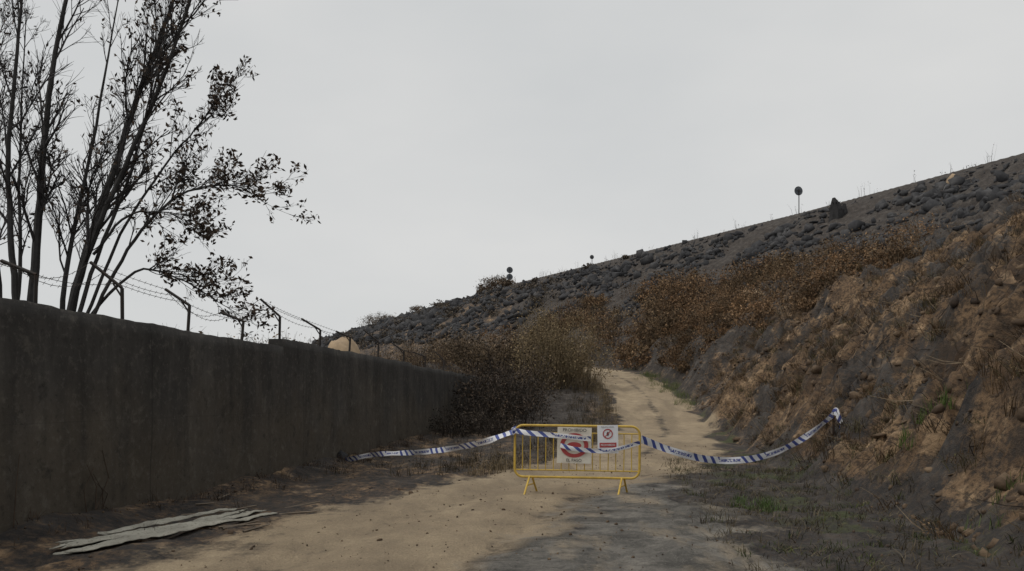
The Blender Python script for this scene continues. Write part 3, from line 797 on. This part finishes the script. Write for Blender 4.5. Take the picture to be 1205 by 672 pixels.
for i in range(12):
    x, y = rng.uniform(-4.4, -2.9), rng.uniform(8.2, 10.6); a_ = rng.uniform(.6, 1.5); l_ = rng.uniform(.2, .7)
    x2, y2 = x+math.cos(a_)*l_, y+math.sin(a_)*l_
    tube(Q, [(x, y, z1(x, y)+.02), (x2, y2, z1(x2, y2)+.03)], [.014, .01], 4, (.16, .13, .10))
Q.build("charred_laths", M_bark)

# ------------------------------------------------------------------ crest signs
def crest_sign(y, dx, discs, ph, rad):
    x = crestX(y)+dx; z = z1(x, y)
    e = empty("traffic_sign", (x, y, z)); e.rotation_euler = (0, 0, math.radians(12))
    curve_tube("pole", [(0, 0, -.4), (0, 0, ph)], .045, M_steel, False, e)
    for i, zc in enumerate(discs):
        bm = bmesh.new(); bmesh.ops.create_cone(bm, cap_ends=True, segments=32, radius1=rad, radius2=rad, depth=.03)
        bmesh.ops.bevel(bm, geom=[q for q in bm.edges if q.calc_face_angle(0) > 1], offset=.008, segments=2, affect='EDGES')
        me = bpy.data.meshes.new("disc_%d" % (i+1)); bm.to_mesh(me); bm.free(); me.materials.append(M_signback)
        o_ = link(bpy.data.objects.new("disc_%d" % (i+1), me)); o_.rotation_euler = (math.pi/2, 0, 0); o_.location = (0, .08, zc); o_.parent = e
        ringmesh("rim_%d" % (i+1), rad*.93, rad, M_steel, (0, .06, zc), e)
        curve_tube("bracket_%d" % (i+1), [(-rad*.7, .045, zc), (rad*.7, .045, zc)], .02, M_steel, False, e)
crest_sign(75, -.3, [2.35], 2.5, .46)
crest_sign(134, -.3, [2.7, 1.45], 3.1, .58)
crest_sign(109.5, -.3, [1.15], 1.3, .32)

# ------------------------------------------------------------------ world, sun, camera
w = bpy.data.worlds.new("World"); scene.world = w; w.use_nodes = True
nt = w.node_tree; N = nt.nodes; bg = N["Background"]
sky = N.new("ShaderNodeTexSky"); sky.sky_type = 'NISHITA'; sky.sun_disc = False
EL, AZ = math.radians(60), math.radians(-110)
sky.sun_elevation = EL; sky.sun_rotation = AZ
tc = N.new("ShaderNodeTexCoord"); mp = N.new("ShaderNodeMapping"); mp.inputs["Scale"].default_value = (1, 1, 2.6)
nz = N.new("ShaderNodeTexNoise"); nz.inputs["Scale"].default_value = 1.5; nz.inputs["Detail"].default_value = 5; nz.inputs["Roughness"].default_value = .5
rp = N.new("ShaderNodeValToRGB"); rp.color_ramp.elements[0].position = .25; rp.color_ramp.elements[1].position = .75
rp.color_ramp.elements[0].color = (5.65, 5.85, 5.95, 1); rp.color_ramp.elements[1].color = (7.05, 7.05, 6.95, 1)
mx = N.new("ShaderNodeMix"); mx.data_type = 'RGBA'; mx.inputs[0].default_value = .97
nt.links.new(tc.outputs["Generated"], mp.inputs[0]); nt.links.new(mp.outputs[0], nz.inputs["Vector"]); nt.links.new(nz.outputs["Fac"], rp.inputs[0])
nt.links.new(sky.outputs[0], mx.inputs[6]); nt.links.new(rp.outputs[0], mx.inputs[7]); nt.links.new(mx.outputs[2], bg.inputs[0])
bg.inputs[1].default_value = .1
sl = bpy.data.lights.new("sun", 'SUN'); sl.energy = 1.4; sl.angle = math.radians(40); sl.color = (1, .95, .87)
so = link(bpy.data.objects.new("sun", sl))
dirv = Vector((math.cos(EL)*math.sin(AZ), math.cos(EL)*math.cos(AZ), math.sin(EL)))
so.rotation_euler = dirv.to_track_quat('Z', 'Y').to_euler()
cd = bpy.data.cameras.new("camera"); cam = link(bpy.data.objects.new("camera", cd))
cam.location = (0, 0, 1.5); cam.rotation_euler = (math.pi/2, 0, 0)
cd.sensor_width = 36; cd.lens = 26; cd.shift_y = .1095; cd.clip_end = 5000; cd.clip_start = .05
scene.camera = cam
